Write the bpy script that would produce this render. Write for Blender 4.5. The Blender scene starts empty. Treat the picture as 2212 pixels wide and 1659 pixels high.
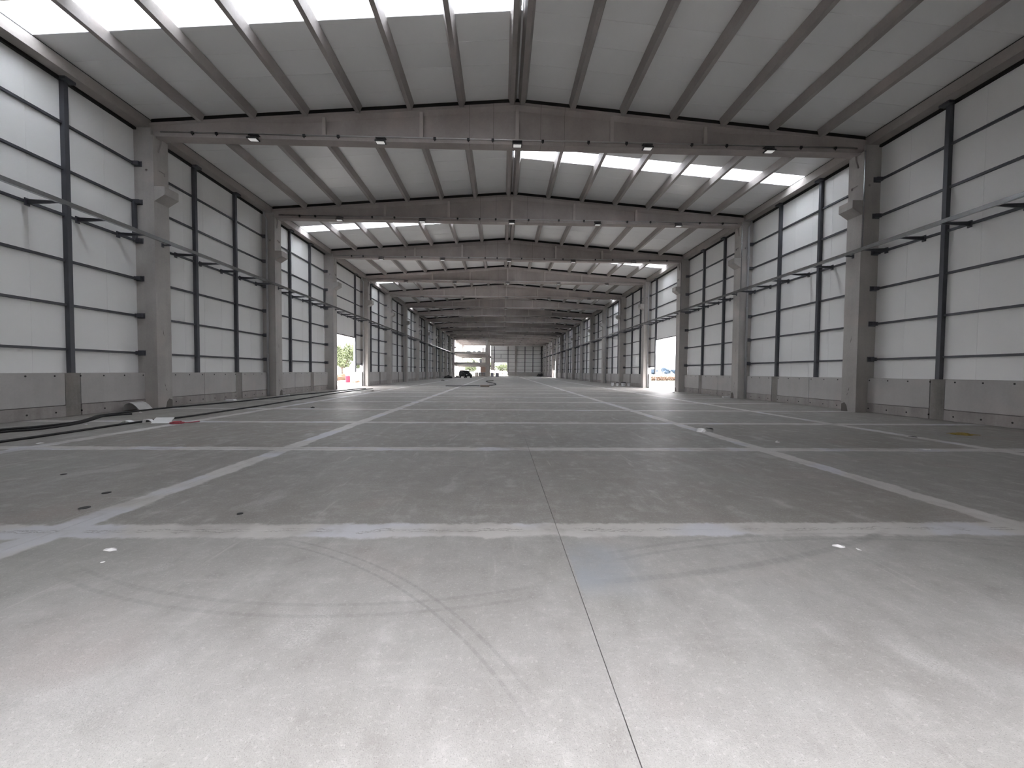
import bpy, bmesh, math, random
from mathutils import Matrix, Vector

random.seed(7)
S = bpy.context.scene
C = S.collection

# ------------------------------------------------------------------ camera
cd = bpy.data.cameras.new('camera')
cd.sensor_fit = 'HORIZONTAL'
cd.sensor_width = 36.0
cd.lens = 851.84 * 36.0 / 2212.0
cd.clip_start = 0.05
cd.clip_end = 2000
cam = bpy.data.objects.new('camera', cd)
C.objects.link(cam)
R_ = Vector((0.999606, -0.026997, 0.007692))
U_ = Vector((-0.006843, 0.031378, 0.999484))
F_ = Vector((0.027224, 0.999143, -0.031181))
M_ = Matrix((R_, U_, -F_)).transposed().to_4x4()
M_.translation = Vector((-0.5556, 0.0, 1.5315))
cam.matrix_world = M_
S.camera = cam

# ------------------------------------------------------------------ sky, exposure
w = bpy.data.worlds.new('overcast_sky')
S.world = w
w.use_nodes = True
bg = w.node_tree.nodes['Background']
bg.inputs['Color'].default_value = (1.0, 0.975, 0.995, 1)
# bright overcast sky, nearly three times as bright overhead as at the horizon
wt = w.node_tree
wco = wt.nodes.new('ShaderNodeTexCoord')
wsp = wt.nodes.new('ShaderNodeSeparateXYZ')
wma = wt.nodes.new('ShaderNodeMath')
wma.operation = 'MAXIMUM'
wma.inputs[1].default_value = 0.0
wmb = wt.nodes.new('ShaderNodeMath')
wmb.operation = 'MULTIPLY_ADD'
wmb.inputs[1].default_value = 1.9
wmb.inputs[2].default_value = 1.1
wt.links.new(wco.outputs['Generated'], wsp.inputs[0])
wt.links.new(wsp.outputs['Z'], wma.inputs[0])
wt.links.new(wma.outputs[0], wmb.inputs[0])
wt.links.new(wmb.outputs[0], bg.inputs['Strength'])
S.view_settings.view_transform = 'Standard'
S.view_settings.look = 'None'
S.view_settings.gamma = 1.0
S.view_settings.use_curve_mapping = False
S.view_settings.exposure = 2.4
S.cycles.max_bounces = 5
S.cycles.diffuse_bounces = 4
S.cycles.glossy_bounces = 2
S.cycles.transparent_max_bounces = 6
S.cycles.sample_clamp_indirect = 5.0
S.cycles.use_adaptive_sampling = True
S.cycles.adaptive_threshold = 0.3
S.cycles.adaptive_min_samples = 12
S.cycles.use_denoising = True


def portal(loc, nrm, sx, sy, up=(0, 0, 1)):
    """Light portal: guides sky sampling through a real opening, gives off nothing itself."""
    l = bpy.data.lights.new('sky_portal', 'AREA')
    l.shape = 'RECTANGLE'
    l.size, l.size_y = sx, sy
    l.energy = 1.0
    l.cycles.is_portal = True
    o = bpy.data.objects.new('sky_portal', l)
    z = -Vector(nrm).normalized()
    x = Vector(up).cross(z).normalized()
    y = z.cross(x)
    m = Matrix((x, y, z)).transposed().to_4x4()
    m.translation = Vector(loc)
    o.matrix_world = m
    C.objects.link(o)


# ------------------------------------------------------------------ helpers
def YK(k):
    return 7.57 + 8.0 * k          # near face of column row k (row 1 is the nearest in view)


ORD = ['zeroth', 'first', 'second', 'third', 'fourth', 'fifth', 'sixth', 'seventh', 'eighth', 'ninth', 'tenth',
       'eleventh', 'twelfth', 'thirteenth', 'fourteenth', 'fifteenth', 'sixteenth', 'seventeenth']
SIDE = {-1: 'left', 1: 'right'}


def link(name, data, parent=None, loc=(0, 0, 0), rot=(0, 0, 0)):
    o = bpy.data.objects.new(name, data)
    C.objects.link(o)
    o.location = loc
    o.rotation_euler = rot
    if parent is not None:
        o.parent = parent
    return o


def empty(name, loc=(0, 0, 0), rot=(0, 0, 0), parent=None):
    o = link(name, None, parent, loc, rot)
    o.empty_display_size = 0.2
    return o


def tag(o, label, cat, group=None):
    o['label'] = label
    o['category'] = cat
    if group:
        o['group'] = group
    return o


def structure(o, label=None):
    o['kind'] = 'structure'
    if label:
        o['label'] = label
    return o


class MB:
    """collects shapes into one mesh"""

    def __init__(s):
        s.bm = bmesh.new()

    def poly(s, vs, fs):
        b = [s.bm.verts.new(v) for v in vs]
        for f in fs:
            try:
                s.bm.faces.new([b[i] for i in f])
            except ValueError:
                pass
        return b

    def box(s, x0, x1, y0, y1, z0, z1):
        if x0 > x1: x0, x1 = x1, x0
        if y0 > y1: y0, y1 = y1, y0
        s.poly([(x0, y0, z0), (x1, y0, z0), (x1, y1, z0), (x0, y1, z0),
                (x0, y0, z1), (x1, y0, z1), (x1, y1, z1), (x0, y1, z1)],
               [(3, 2, 1, 0), (4, 5, 6, 7), (0, 1, 5, 4), (1, 2, 6, 5), (2, 3, 7, 6), (3, 0, 4, 7)])
        return s

    def loft(s, rings, close=True, caps=True):
        n = len(rings[0])
        vv = [[s.bm.verts.new(p) for p in r] for r in rings]
        for a, b in zip(vv, vv[1:]):
            for i in range(n if close else n - 1):
                j = (i + 1) % n
                s.bm.faces.new((a[i], a[j], b[j], b[i]))
        if caps and close:
            s.bm.faces.new(list(reversed(vv[0])))
            s.bm.faces.new(vv[-1])
        return s

    def prism(s, pts, axis, a, b):
        """pts 2-D outline, extruded along axis ('x','y','z') from a to b"""
        def mk(p, t):
            return {'x': (t, p[0], p[1]), 'y': (p[0], t, p[1]), 'z': (p[0], p[1], t)}[axis]
        return s.loft([[mk(p, a) for p in pts], [mk(p, b) for p in pts]])

    def tube(s, pts, r, n=8, rads=None):
        rings = []
        pts = [Vector(p) for p in pts]
        for i, p in enumerate(pts):
            d = (pts[min(i + 1, len(pts) - 1)] - pts[max(i - 1, 0)]).normalized()
            a = Vector((0, 0, 1)) if abs(d.z) < 0.9 else Vector((1, 0, 0))
            x = d.cross(a).normalized()
            y = d.cross(x)
            rr = rads[i] if rads else r
            rings.append([tuple(p + x * math.cos(t * 2 * math.pi / n) * rr + y * math.sin(t * 2 * math.pi / n) * rr)
                          for t in range(n)])
        return s.loft(rings)

    def lathe(s, prof, n=16, c=(0, 0, 0)):
        rings = [[(c[0] + r * math.cos(t * 2 * math.pi / n), c[1] + r * math.sin(t * 2 * math.pi / n), c[2] + z)
                  for t in range(n)] for r, z in prof]
        return s.loft(rings)

    def mesh(s, name, mat, smooth=False):
        bmesh.ops.recalc_face_normals(s.bm, faces=s.bm.faces)
        me = bpy.data.meshes.new(name)
        s.bm.to_mesh(me)
        s.bm.free()
        me.materials.append(mat)
        if smooth:
            for p in me.polygons:
                p.use_smooth = True
        return me

    def build(s, name, mat, parent=None, loc=(0, 0, 0), rot=(0, 0, 0), smooth=False):
        return link(name, s.mesh(name, mat, smooth), parent, loc, rot)


# ------------------------------------------------------------------ materials
class NT:
    def __init__(s, name):
        s.m = bpy.data.materials.new(name)
        s.m.use_nodes = True
        s.t = s.m.node_tree
        s.b = s.t.nodes['Principled BSDF']
        s.pos = None

    def n(s, typ, **kw):
        nd = s.t.nodes.new(typ)
        for k, v in kw.items():
            setattr(nd, k, v)
        return nd

    def l(s, a, b):
        s.t.links.new(a, b)

    def put(s, sock, v):
        if isinstance(v, bpy.types.NodeSocket):
            s.l(v, sock)
        else:
            sock.default_value = v

    def P(s):
        if s.pos is None:
            s.pos = s.n('ShaderNodeNewGeometry').outputs['Position']
        return s.pos

    def math(s, op, a, b=0.0, c=None, clamp=False):
        nd = s.n('ShaderNodeMath', operation=op, use_clamp=clamp)
        s.put(nd.inputs[0], a)
        s.put(nd.inputs[1], b)
        if c is not None:
            s.put(nd.inputs[2], c)
        return nd.outputs[0]

    def scale(s, v, xyz):
        nd = s.n('ShaderNodeVectorMath', operation='MULTIPLY')
        s.put(nd.inputs[0], v)
        nd.inputs[1].default_value = xyz
        return nd.outputs[0]

    def noise(s, sc, detail=4.0, rough=0.55, vec=None, stretch=None):
        v = vec if vec is not None else s.P()
        if stretch:
            v = s.scale(v, stretch)
        nd = s.n('ShaderNodeTexNoise')
        s.l(v, nd.inputs['Vector'])
        nd.inputs['Scale'].default_value = sc
        nd.inputs['Detail'].default_value = detail
        nd.inputs['Roughness'].default_value = rough
        return nd.outputs['Fac']

    def step(s, v, a, b, lo=0.0, hi=1.0):
        nd = s.n('ShaderNodeMapRange', interpolation_type='SMOOTHSTEP')
        s.put(nd.inputs[0], v)
        nd.inputs[1].default_value = a
        nd.inputs[2].default_value = b
        nd.inputs[3].default_value = lo
        nd.inputs[4].default_value = hi
        return nd.outputs[0]

    def mix(s, f, a, b, mode='MIX'):
        nd = s.n('ShaderNodeMix', data_type='RGBA', blend_type=mode)
        s.put(nd.inputs[0], f)
        for i, v in ((6, a), (7, b)):
            if isinstance(v, tuple) and len(v) == 3:
                v = (*v, 1)
            s.put(nd.inputs[i], v)
        return nd.outputs[2]

    def bump(s, h, strength, dist):
        nd = s.n('ShaderNodeBump')
        s.l(h, nd.inputs['Height'])
        nd.inputs['Strength'].default_value = strength
        nd.inputs['Distance'].default_value = dist
        s.l(nd.outputs[0], s.b.inputs['Normal'])

    def done(s, col, rough=0.7, metal=0.0, spec=0.5):
        s.put(s.b.inputs['Base Color'], (*col, 1) if isinstance(col, tuple) and len(col) == 3 else col)
        s.put(s.b.inputs['Roughness'], rough)
        s.put(s.b.inputs['Metallic'], metal)
        s.b.inputs['Specular IOR Level'].default_value = spec
        return s.m


def plain(name, col, rough=0.6, metal=0.0, var=0.12, sc=4.0, spec=0.5):
    t = NT(name)
    n = t.noise(sc, 3)
    a = tuple(c * (1 - var) for c in col)
    b = tuple(min(1, c * (1 + var)) for c in col)
    return t.done(t.mix(n, a, b), rough, metal, spec)


def concrete(name, c0, c1, streak=0.5, rough=0.85, lines=None, holes=False, extra=None):
    t = NT(name)
    big = t.noise(0.55, 5, 0.6)
    fine = t.noise(14.0, 4, 0.6)
    st = t.noise(1.0, 4, 0.6, stretch=(2.6, 2.6, 0.22))
    f = t.math('MULTIPLY_ADD', t.math('SUBTRACT', big, 0.5), 1.6, 0.5)
    f = t.math('MULTIPLY_ADD', t.math('SUBTRACT', st, 0.5), 1.2 * streak, f)
    f = t.math('MULTIPLY_ADD', t.math('SUBTRACT', fine, 0.5), 0.45, f, clamp=True)
    col = t.mix(f, c0, c1)
    pink = t.step(t.noise(0.9, 2), 0.52, 0.72, 0, 0.35)
    col = t.mix(pink, col, tuple(c * k for c, k in zip(c1, (1.02, 0.93, 0.90))))
    if lines:                                    # shutter-board joints printed in the casting
        ob = t.n('ShaderNodeTexCoord').outputs['Object']
        sx = t.n('ShaderNodeSeparateXYZ')
        t.l(ob, sx.inputs[0])
        ax = t.math('ABSOLUTE', sx.outputs[0])
        for q in lines:
            d = t.math('ABSOLUTE', t.math('SUBTRACT', ax, q))
            col = t.mix(t.step(d, 0.005, 0.016, 0.4, 0.0), col, (0.05, 0.045, 0.04))
    if holes:                                    # cast-in bolt holes along top and bottom of the panels
        sp = t.n('ShaderNodeSeparateXYZ')
        t.l(t.P(), sp.inputs[0])
        py = t.math('SUBTRACT', t.math('PINGPONG', t.math('ADD', sp.outputs[1], 100.0), 0.375), 0.0)
        for hz in (1.29, 0.16):
            dz = t.math('SUBTRACT', sp.outputs[2], hz)
            d = t.math('SQRT', t.math('ADD', t.math('MULTIPLY', py, py), t.math('MULTIPLY', dz, dz)))
            col = t.mix(t.step(d, 0.022, 0.034, 0.92, 0.0), col, (0.015, 0.014, 0.013))
    t.bump(t.math('ADD', fine, t.math('MULTIPLY', st, 0.6)), 0.25, 0.02)
    return t.done(col, rough, 0, 0.3)


M_COL = concrete('column_concrete', (0.33, 0.31, 0.295), (0.50, 0.48, 0.46), 0.7)
M_BEAM = concrete('beam_concrete', (0.30, 0.265, 0.25), (0.45, 0.41, 0.39), 0.3, lines=(0.93, 1.87))
M_PURLIN = concrete('purlin_concrete', (0.28, 0.255, 0.24), (0.40, 0.37, 0.355), 0.2, rough=0.5)
M_EAVE = concrete('eave_concrete', (0.26, 0.235, 0.22), (0.40, 0.37, 0.35), 0.2)
M_RIB_LIT = concrete('lit_rib_concrete', (0.42, 0.38, 0.36), (0.54, 0.50, 0.475), 0.2)  # paler mix paints in the light caught by the proud ribs
M_WAIN = concrete('panel_concrete', (0.40, 0.385, 0.375), (0.54, 0.525, 0.515), 0.5, holes=True)
M_WAIN2 = concrete('rough_concrete', (0.24, 0.22, 0.21), (0.44, 0.415, 0.40), 1.2, holes=True)
M_FILL = concrete('mortar_concrete', (0.15, 0.14, 0.13), (0.36, 0.34, 0.32), 1.0)
M_PATCH = concrete('patch_concrete', (0.12, 0.11, 0.10), (0.19, 0.175, 0.165), 0.4)
M_OFFICE = concrete('frame_concrete', (0.30, 0.28, 0.265), (0.44, 0.42, 0.40), 0.4)
M_BLOCKW = concrete('block_wall', (0.24, 0.17, 0.14), (0.36, 0.27, 0.23), 0.5)

t = NT('sandwich_panel')                       # painted steel sandwich panel, wall and roof
n1 = t.noise(0.35, 3)
n2 = t.noise(1.2, 4, stretch=(1, 1, 0.15))
colp = t.mix(n1, (0.76, 0.76, 0.755), (0.84, 0.84, 0.835))
M_PANEL = t.done(colp, t.step(n2, 0.3, 0.7, 0.30, 0.42), 0, 0.5)

M_STEEL = plain('dark_primed_steel', (0.085, 0.088, 0.100), 0.45, 0.3, 0.25, 2.0)
M_GALV = plain('galvanised_steel', (0.42, 0.43, 0.44), 0.26, 0.9, 0.2, 3.0)
M_COND = plain('conduit_metal', (0.55, 0.54, 0.53), 0.3, 0.9, 0.1, 3.0)
M_PIPE = plain('grey_pvc_pipe', (0.40, 0.40, 0.41), 0.5, 0, 0.1)
M_BLACK = plain('black_rubber', (0.013, 0.013, 0.014), 0.6, 0, 0.3)
M_GAP_SHADE = plain('black_gap_shade', (0.012, 0.011, 0.010), 0.9, 0, 0.3)  # black for strips that paint the shade inside open gaps
M_LAMP = plain('black_lamp_housing', (0.012, 0.012, 0.013), 0.45, 0, 0.2)
M_LENS = plain('frosted_lamp_glass', (0.80, 0.80, 0.79), 0.15, 0, 0.03, 6.0, 0.6)
lb_ = M_LENS.node_tree.nodes['Principled BSDF']          # faint glow added to the glass, imitating reflected light
lb_.inputs['Emission Color'].default_value = (1, 0.98, 0.96, 1)
lb_.inputs['Emission Strength'].default_value = 0.07
M_WHITE = plain('white_sheet', (0.80, 0.80, 0.80), 0.55, 0, 0.06)
M_CARD = plain('grey_board', (0.52, 0.51, 0.50), 0.7, 0, 0.15, 6)
M_RED = plain('red_cloth', (0.42, 0.09, 0.11), 0.8, 0, 0.25, 9)
M_STRAW = plain('straw', (0.33, 0.25, 0.07), 0.9, 0, 0.5, 20)
M_WOOD = plain('grey_wood', (0.22, 0.18, 0.15), 0.85, 0, 0.3, 8)
M_CARP = plain('car_paint', (0.010, 0.011, 0.016), 0.18, 0, 0.1, 2, 0.6)
M_GLASSD = plain('car_window', (0.02, 0.022, 0.025), 0.06, 0, 0.05, 2, 0.8)
M_CHROME = plain('alloy_rim', (0.45, 0.45, 0.46), 0.3, 0.9, 0.1)
M_DRUM = plain('pink_plastic_drum', (0.22, 0.008, 0.035), 0.45, 0, 0.08)
M_BUCKET = plain('white_plastic_bucket', (0.72, 0.73, 0.73), 0.45, 0, 0.06)
M_GREYB = plain('grey_block', (0.23, 0.23, 0.27), 0.85, 0, 0.15, 3)
M_BAG = plain('grey_sack', (0.22, 0.24, 0.27), 0.7, 0, 0.3, 5)
M_LEAF = plain('olive_leaf', (0.125, 0.150, 0.075), 0.7, 0, 0.5, 1.5)
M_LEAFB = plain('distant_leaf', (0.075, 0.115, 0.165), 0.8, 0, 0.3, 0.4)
M_BARK = plain('bark', (0.12, 0.095, 0.075), 0.9, 0, 0.3, 6)
M_STONE = plain('rubble_stone', (0.135, 0.090, 0.066), 0.9, 0, 0.5, 2)
M_EARTH = plain('brown_earth', (0.13, 0.080, 0.050), 0.95, 0, 0.4, 1.5)
M_GROUND = plain('pale_yard_concrete', (0.50, 0.49, 0.47), 0.9, 0, 0.12, 0.6)
M_GRASS = plain('dry_grass', (0.105, 0.108, 0.062), 0.95, 0, 0.35, 0.8)
M_RENDER = plain('white_render', (0.72, 0.72, 0.71), 0.9, 0, 0.06, 1)

# translucent polycarbonate rooflight
sk = bpy.data.materials.new('polycarbonate_rooflight')
sk.use_nodes = True
nt = sk.node_tree
nt.nodes.clear()
out = nt.nodes.new('ShaderNodeOutputMaterial')
mx = nt.nodes.new('ShaderNodeMixShader')
tr = nt.nodes.new('ShaderNodeBsdfTransparent')
tl = nt.nodes.new('ShaderNodeBsdfTranslucent')
tr.inputs[0].default_value = (0.90, 0.94, 0.97, 1)
tl.inputs[0].default_value = (0.90, 0.93, 0.95, 1)
mx.inputs[0].default_value = 0.18
nt.links.new(tr.outputs[0], mx.inputs[1])
nt.links.new(tl.outputs[0], mx.inputs[2])
nt.links.new(mx.outputs[0], out.inputs[0])
M_SKY = sk


def floor_material():
    t = NT('power_floated_concrete')
    P = t.P()
    sp = t.n('ShaderNodeSeparateXYZ')
    t.l(P, sp.inputs[0])
    X, Y = sp.outputs[0], sp.outputs[1]
    big = t.noise(0.33, 5, 0.6)
    mid = t.noise(1.7, 5, 0.6)
    fine = t.noise(40.0, 3, 0.65)
    grit = t.noise(160.0, 2, 0.7)
    f = t.math('MULTIPLY_ADD', t.math('SUBTRACT', big, 0.5), 1.5, 0.5)
    f = t.math('MULTIPLY_ADD', t.math('SUBTRACT', mid, 0.5), 0.8, f, clamp=True)
    col = t.mix(f, (0.215, 0.190, 0.163), (0.315, 0.302, 0.283))
    rnd = t.n('ShaderNodeObjectInfo').outputs['Random']
    col = t.mix(t.math('MULTIPLY', rnd, 0.35), col, (0.29, 0.285, 0.275))
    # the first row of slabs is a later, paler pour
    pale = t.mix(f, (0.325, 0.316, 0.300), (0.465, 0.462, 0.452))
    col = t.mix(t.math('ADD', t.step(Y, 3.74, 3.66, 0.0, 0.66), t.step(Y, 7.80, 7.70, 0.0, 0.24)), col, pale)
    # trowel mottling
    mo = t.math('ADD', t.math('MULTIPLY', t.noise(5.5, 6, 0.7), 0.7), t.math('MULTIPLY', t.noise(2.2, 4, 0.6, stretch=(1.6, 0.7, 1)), 0.5))
    col = t.mix(t.step(mo, 0.38, 0.62, 0.30, 0.0), col, (0.17, 0.155, 0.14))
    col = t.mix(t.step(mo, 0.60, 0.80, 0.0, 0.42), col, (0.56, 0.555, 0.545))
    # rosy and bluish clouding of the screed
    col = t.mix(t.step(t.noise(0.8, 2, vec=t.scale(P, (1, 1, 1))), 0.55, 0.75, 0, 0.28), col, (0.36, 0.285, 0.26))
    # drag and scuff marks: streaked dust, two directions
    for rot, amt in (((3.2, 0.30, 1), 0.50), ((0.35, 2.2, 1), 0.35)):
        s1 = t.noise(1.6, 4, 0.62, stretch=rot)
        s2 = t.noise(7.0, 3, 0.6, stretch=rot)
        k = t.math('MULTIPLY', t.step(s1, 0.56, 0.74), t.step(s2, 0.42, 0.68))
        col = t.mix(t.math('MULTIPLY', k, amt), col, (0.60, 0.59, 0.575))
    # pale grit in ragged patches, thickened toward the gateway to paint in brighter light
    grit_lit = t.math('ADD', t.math('MULTIPLY', t.noise(0.9, 4, 0.65), 1.6), t.math('MULTIPLY', Y, -0.22))
    grit_lit = t.math('MULTIPLY', t.step(grit_lit, 0.05, 0.85), t.step(t.noise(75.0, 4, 0.75), 0.34, 0.66, 0.25, 1.0))
    col = t.mix(t.math('MULTIPLY', grit_lit, 0.42), col, (0.56, 0.56, 0.56))
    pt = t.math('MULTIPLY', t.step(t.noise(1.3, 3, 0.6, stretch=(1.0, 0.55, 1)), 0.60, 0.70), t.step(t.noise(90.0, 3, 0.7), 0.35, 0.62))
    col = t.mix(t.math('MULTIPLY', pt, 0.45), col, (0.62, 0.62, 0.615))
    col = t.mix(t.step(t.noise(0.55, 2, stretch=(1, 1, 3)), 0.50, 0.70, 0, 0.22), col, (0.30, 0.315, 0.285))
    # grain
    col = t.mix(t.step(fine, 0.52, 0.78, 0, 0.40), col, (0.66, 0.655, 0.645))
    col = t.mix(t.step(grit, 0.30, 0.44, 0.50, 0.0), col, (0.12, 0.11, 0.10))
    # whitish dust bands along the filled saw-cuts
    wob = t.math('MULTIPLY', t.math('SUBTRACT', t.noise(2.3, 7, 0.72), 0.5), 0.30)
    wy = t.math('ADD', Y, wob)
    wx = t.math('ADD', X, wob)
    dl = t.math('PINGPONG', t.math('ADD', t.math('SUBTRACT', wy, 3.77), 400.0), 2.0)
    ax = t.math('ABSOLUTE', wx)
    d1 = t.math('ABSOLUTE', t.math('SUBTRACT', ax, 4.72))
    d2 = t.math('ABSOLUTE', t.math('SUBTRACT', ax, 9.62))
    d = t.math('MINIMUM', dl, t.math('MINIMUM', d1, d2))
    band = t.math('MULTIPLY', t.step(d, 0.13, 0.19, 1.0, 0.0), t.step(t.noise(1.1, 4, 0.65), 0.25, 0.55, 0.35, 0.95))
    blue = t.step(t.noise(0.9, 1), 0.50, 0.62)
    bcol = t.mix(blue, (0.66, 0.645, 0.625), (0.67, 0.68, 0.73))
    col = t.mix(t.math('MULTIPLY', band, 0.80), col, bcol)
    # crack of the filler in the middle of each band
    ck = t.math('MULTIPLY', t.step(t.math('ABSOLUTE', t.math('SUBTRACT', dl, 0.02)), 0.002, 0.010, 1, 0), t.step(t.noise(3.0, 2), 0.42, 0.55))
    col = t.mix(t.math('MULTIPLY', ck, 0.5), col, (0.12, 0.11, 0.10))
    # tyre tracks: (centre, radius, y/x limits, tone)
    def track(cx, cy, r, x0, x1, tone, amt, off=0.045, wd=0.018):
        dx = t.math('SUBTRACT', X, cx)
        dy = t.math('SUBTRACT', Y, cy)
        rr = t.math('SUBTRACT', t.math('SQRT', t.math('ADD', t.math('MULTIPLY', dx, dx), t.math('MULTIPLY', dy, dy))), r)
        e = t.math('ABSOLUTE', t.math('SUBTRACT', t.math('ABSOLUTE', rr), off))
        m = t.step(e, wd * 0.4, wd, 1, 0)
        ang = t.math('ARCTAN2', dy, dx)
        tread = t.step(t.math('SINE', t.math('MULTIPLY', ang, r * 70.0)), -0.6, 0.6, 0.65, 1.0)
        lim = t.math('MULTIPLY', t.step(X, x0, x0 + 0.3), t.step(X, x1 - 0.3, x1, 1, 0))
        lim = t.math('MULTIPLY', lim, t.step(Y, 3.9, 3.6))
        k = t.math('MULTIPLY', t.math('MULTIPLY', m, tread), lim)
        return t.mix(t.math('MULTIPLY', k, amt), col, tone)
    col = track(-3.77, -0.07, 3.82, -2.6, -0.3, (0.15, 0.145, 0.14), 0.26, 0.045, 0.016)
    col = track(-1.66, 7.16, 4.66, -3.9, -0.2, (0.17, 0.16, 0.15), 0.20, 0.06, 0.024)
    col = track(-0.86, 11.83, 9.19, -0.1, 3.4, (0.50, 0.49, 0.47), 0.20, 0.0, 0.07)
    col = track(-0.86, 11.95, 9.19, 0.0, 3.4, (0.16, 0.155, 0.15), 0.25, 0.0, 0.05)
    col = track(2.6, -3.0, 6.6, 0.2, 4.4, (0.16, 0.155, 0.15), 0.22, 0.06, 0.03)
    # blue-grey wash beside the centre joint
    bl = t.math('MULTIPLY', t.math('MULTIPLY', t.step(X, 0.0, 0.03), t.step(X, 0.15, 0.75, 1, 0)), t.step(t.math('ABSOLUTE', t.math('SUBTRACT', Y, 3.05)), 0.15, 0.55, 1, 0))
    col = t.mix(t.math('MULTIPLY', bl, t.step(mid, 0.3, 0.6, 0.25, 0.75)), col, (0.33, 0.36, 0.40))
    # flakes of white filler
    vo = t.n('ShaderNodeTexVoronoi')
    t.l(P, vo.inputs['Vector'])
    vo.inputs['Scale'].default_value = 3.2
    sc_ = t.n('ShaderNodeSeparateColor')
    t.l(vo.outputs['Color'], sc_.inputs[0])
    fl = t.math('MULTIPLY', t.step(vo.outputs['Distance'], 0.02, 0.035, 1, 0), t.step(sc_.outputs[0], 0.86, 0.87))
    col = t.mix(t.math('MULTIPLY', fl, 0.8), col, (0.72, 0.73, 0.75))
    t.bump(t.math('ADD', t.math('MULTIPLY', fine, 0.6), grit), 0.12, 0.01)
    return t.done(col, t.step(big, 0.3, 0.7, 0.42, 0.65), 0, 0.4)


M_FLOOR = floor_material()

# ------------------------------------------------------------------ floor of cast slabs
floor = structure(empty('floor'), 'dusty grey concrete floor with whitish joint bands')
XJ = [-14.6, -9.62, -4.72, 0.0, 4.72, 9.62, 14.6]
YJ = [-0.6] + [3.77 + 4 * i for i in range(35)] + [143.9]
cache = {}
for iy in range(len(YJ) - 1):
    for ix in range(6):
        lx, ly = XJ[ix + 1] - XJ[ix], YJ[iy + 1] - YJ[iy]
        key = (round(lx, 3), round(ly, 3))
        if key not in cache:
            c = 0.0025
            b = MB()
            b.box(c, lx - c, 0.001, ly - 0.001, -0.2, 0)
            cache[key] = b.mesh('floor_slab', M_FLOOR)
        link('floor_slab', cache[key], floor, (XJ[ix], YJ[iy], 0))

MB().box(-14.6, 14.6, -0.6, 143.9, -0.25, -0.19).build('sub_base', M_PATCH, floor)

# ------------------------------------------------------------------ roof
ZR, SL = 12.20, 0.08


def roofz(x):
    return ZR - SL * abs(x)


ceiling = structure(empty('ceiling', (0, 0, 0)), 'low pitched roof of pale sandwich panels on concrete purlins')


def roof_mesh(s, wdt, mat, name, th=0.09, g=0.008):
    rings = []
    for x in (0.0, 14.75):
        z = roofz(x)
        rings.append([(s * x, g, z), (s * x, wdt - g, z), (s * x, wdt, z + g), (s * x, wdt, z + th), (s * x, 0, z + th), (s * x, 0, z + g)])
    return MB().loft(rings).mesh(name, mat)


rp = {s: roof_mesh(s, 1.0, M_PANEL, 'roof_panel') for s in (-1, 1)}
rs = {s: roof_mesh(s, 1.0, M_SKY, 'skylight_panel', 0.03, 0.0) for s in (-1, 1)}
NROW = 145
for i in range(NROW):
    y = -1.03 + i                      # panel joints fall on ...10.97, 11.97...
    if y > 143.6:
        break
    bay = round((y - 10.97) / 8.0)
    is_sky = abs(y - (10.97 + 8 * bay)) < 0.01 and 0 <= bay <= 16
    for s in (-1, 1):
        if is_sky and (s == -1) == (bay % 2 == 0):
            link('skylight_panel', rs[s], ceiling, (0, y, 0))
            if bay <= 9: portal((s * 7.3, y + 0.5, roofz(7.3) + 0.16), (-s * SL, 0, -1), 1.0, 14.4, up=(1, 0, 0))
        else:
            link('roof_panel', rp[s], ceiling, (0, y, 0))

# purlins: tapered concrete ribs, 14 to a bay
PX = [0.2, 2.17, 4.16, 6.14, 8.13, 10.11, 12.09]
pm = MB().prism([(-0.075, -0.27), (0.075, -0.27), (0.17, 0.0), (-0.17, 0.0)], 'y', 0.0, 7.48).mesh('purlin', M_PURLIN)
for b in range(-1, 17):
    for s in (-1, 1):
        for x in PX:
            link('purlin', pm, ceiling, (s * x, YK(b) + 0.595, roofz(x) - 0.012))

# eave (gutter) beams along both walls
for s in (-1, 1):
    sm_ = MB().prism([(s * 14.06, 10.98), (s * 14.06, 11.10), (s * 14.7, 11.05), (s * 14.7, 10.98)], 'y', 0.0, 7.98).mesh('eave_gap_shade', M_GAP_SHADE)  # black strip painting the shade in the gap over the eave beam
    em = MB().prism([(s * 14.02, 10.66), (s * 14.02, 11.02), (s * 14.75, 11.02), (s * 14.75, 10.66)], 'y', 0.0, 7.98).mesh('eave_beam', M_EAVE)
    for b in range(-1, 17):
        link('eave_beam', em, ceiling, (0, YK(b) + 0.34, 0))
        link('eave_gap_shade', sm_, ceiling, (0, YK(b) + 0.34, 0))

# ------------------------------------------------------------------ side walls
GIRT = [2.14, 3.56, 4.97, 6.40, 7.85, 9.28]
PIN, POUT = 14.52, 14.60
DOOR = {(-1, 3): (6.33, 4.65), (1, 3): (6.48, 4.74), (1, 12): (6.33, 4.65)}
BAYS = {-1: range(-1, 13), 1: range(-1, 17)}
PW = 8.0 / 7


def panel_mesh(s, wdt, z0, z1):
    g = 0.005
    a, bq = s * PIN, s * POUT
    return MB().loft([[(a, g, z), (a, wdt - g, z), (a + s * g, wdt, z), (bq, wdt, z), (bq, 0, z), (a + s * g, 0, z)] for z in (z0, z1)]).mesh('wall_panel', M_PANEL)


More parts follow.
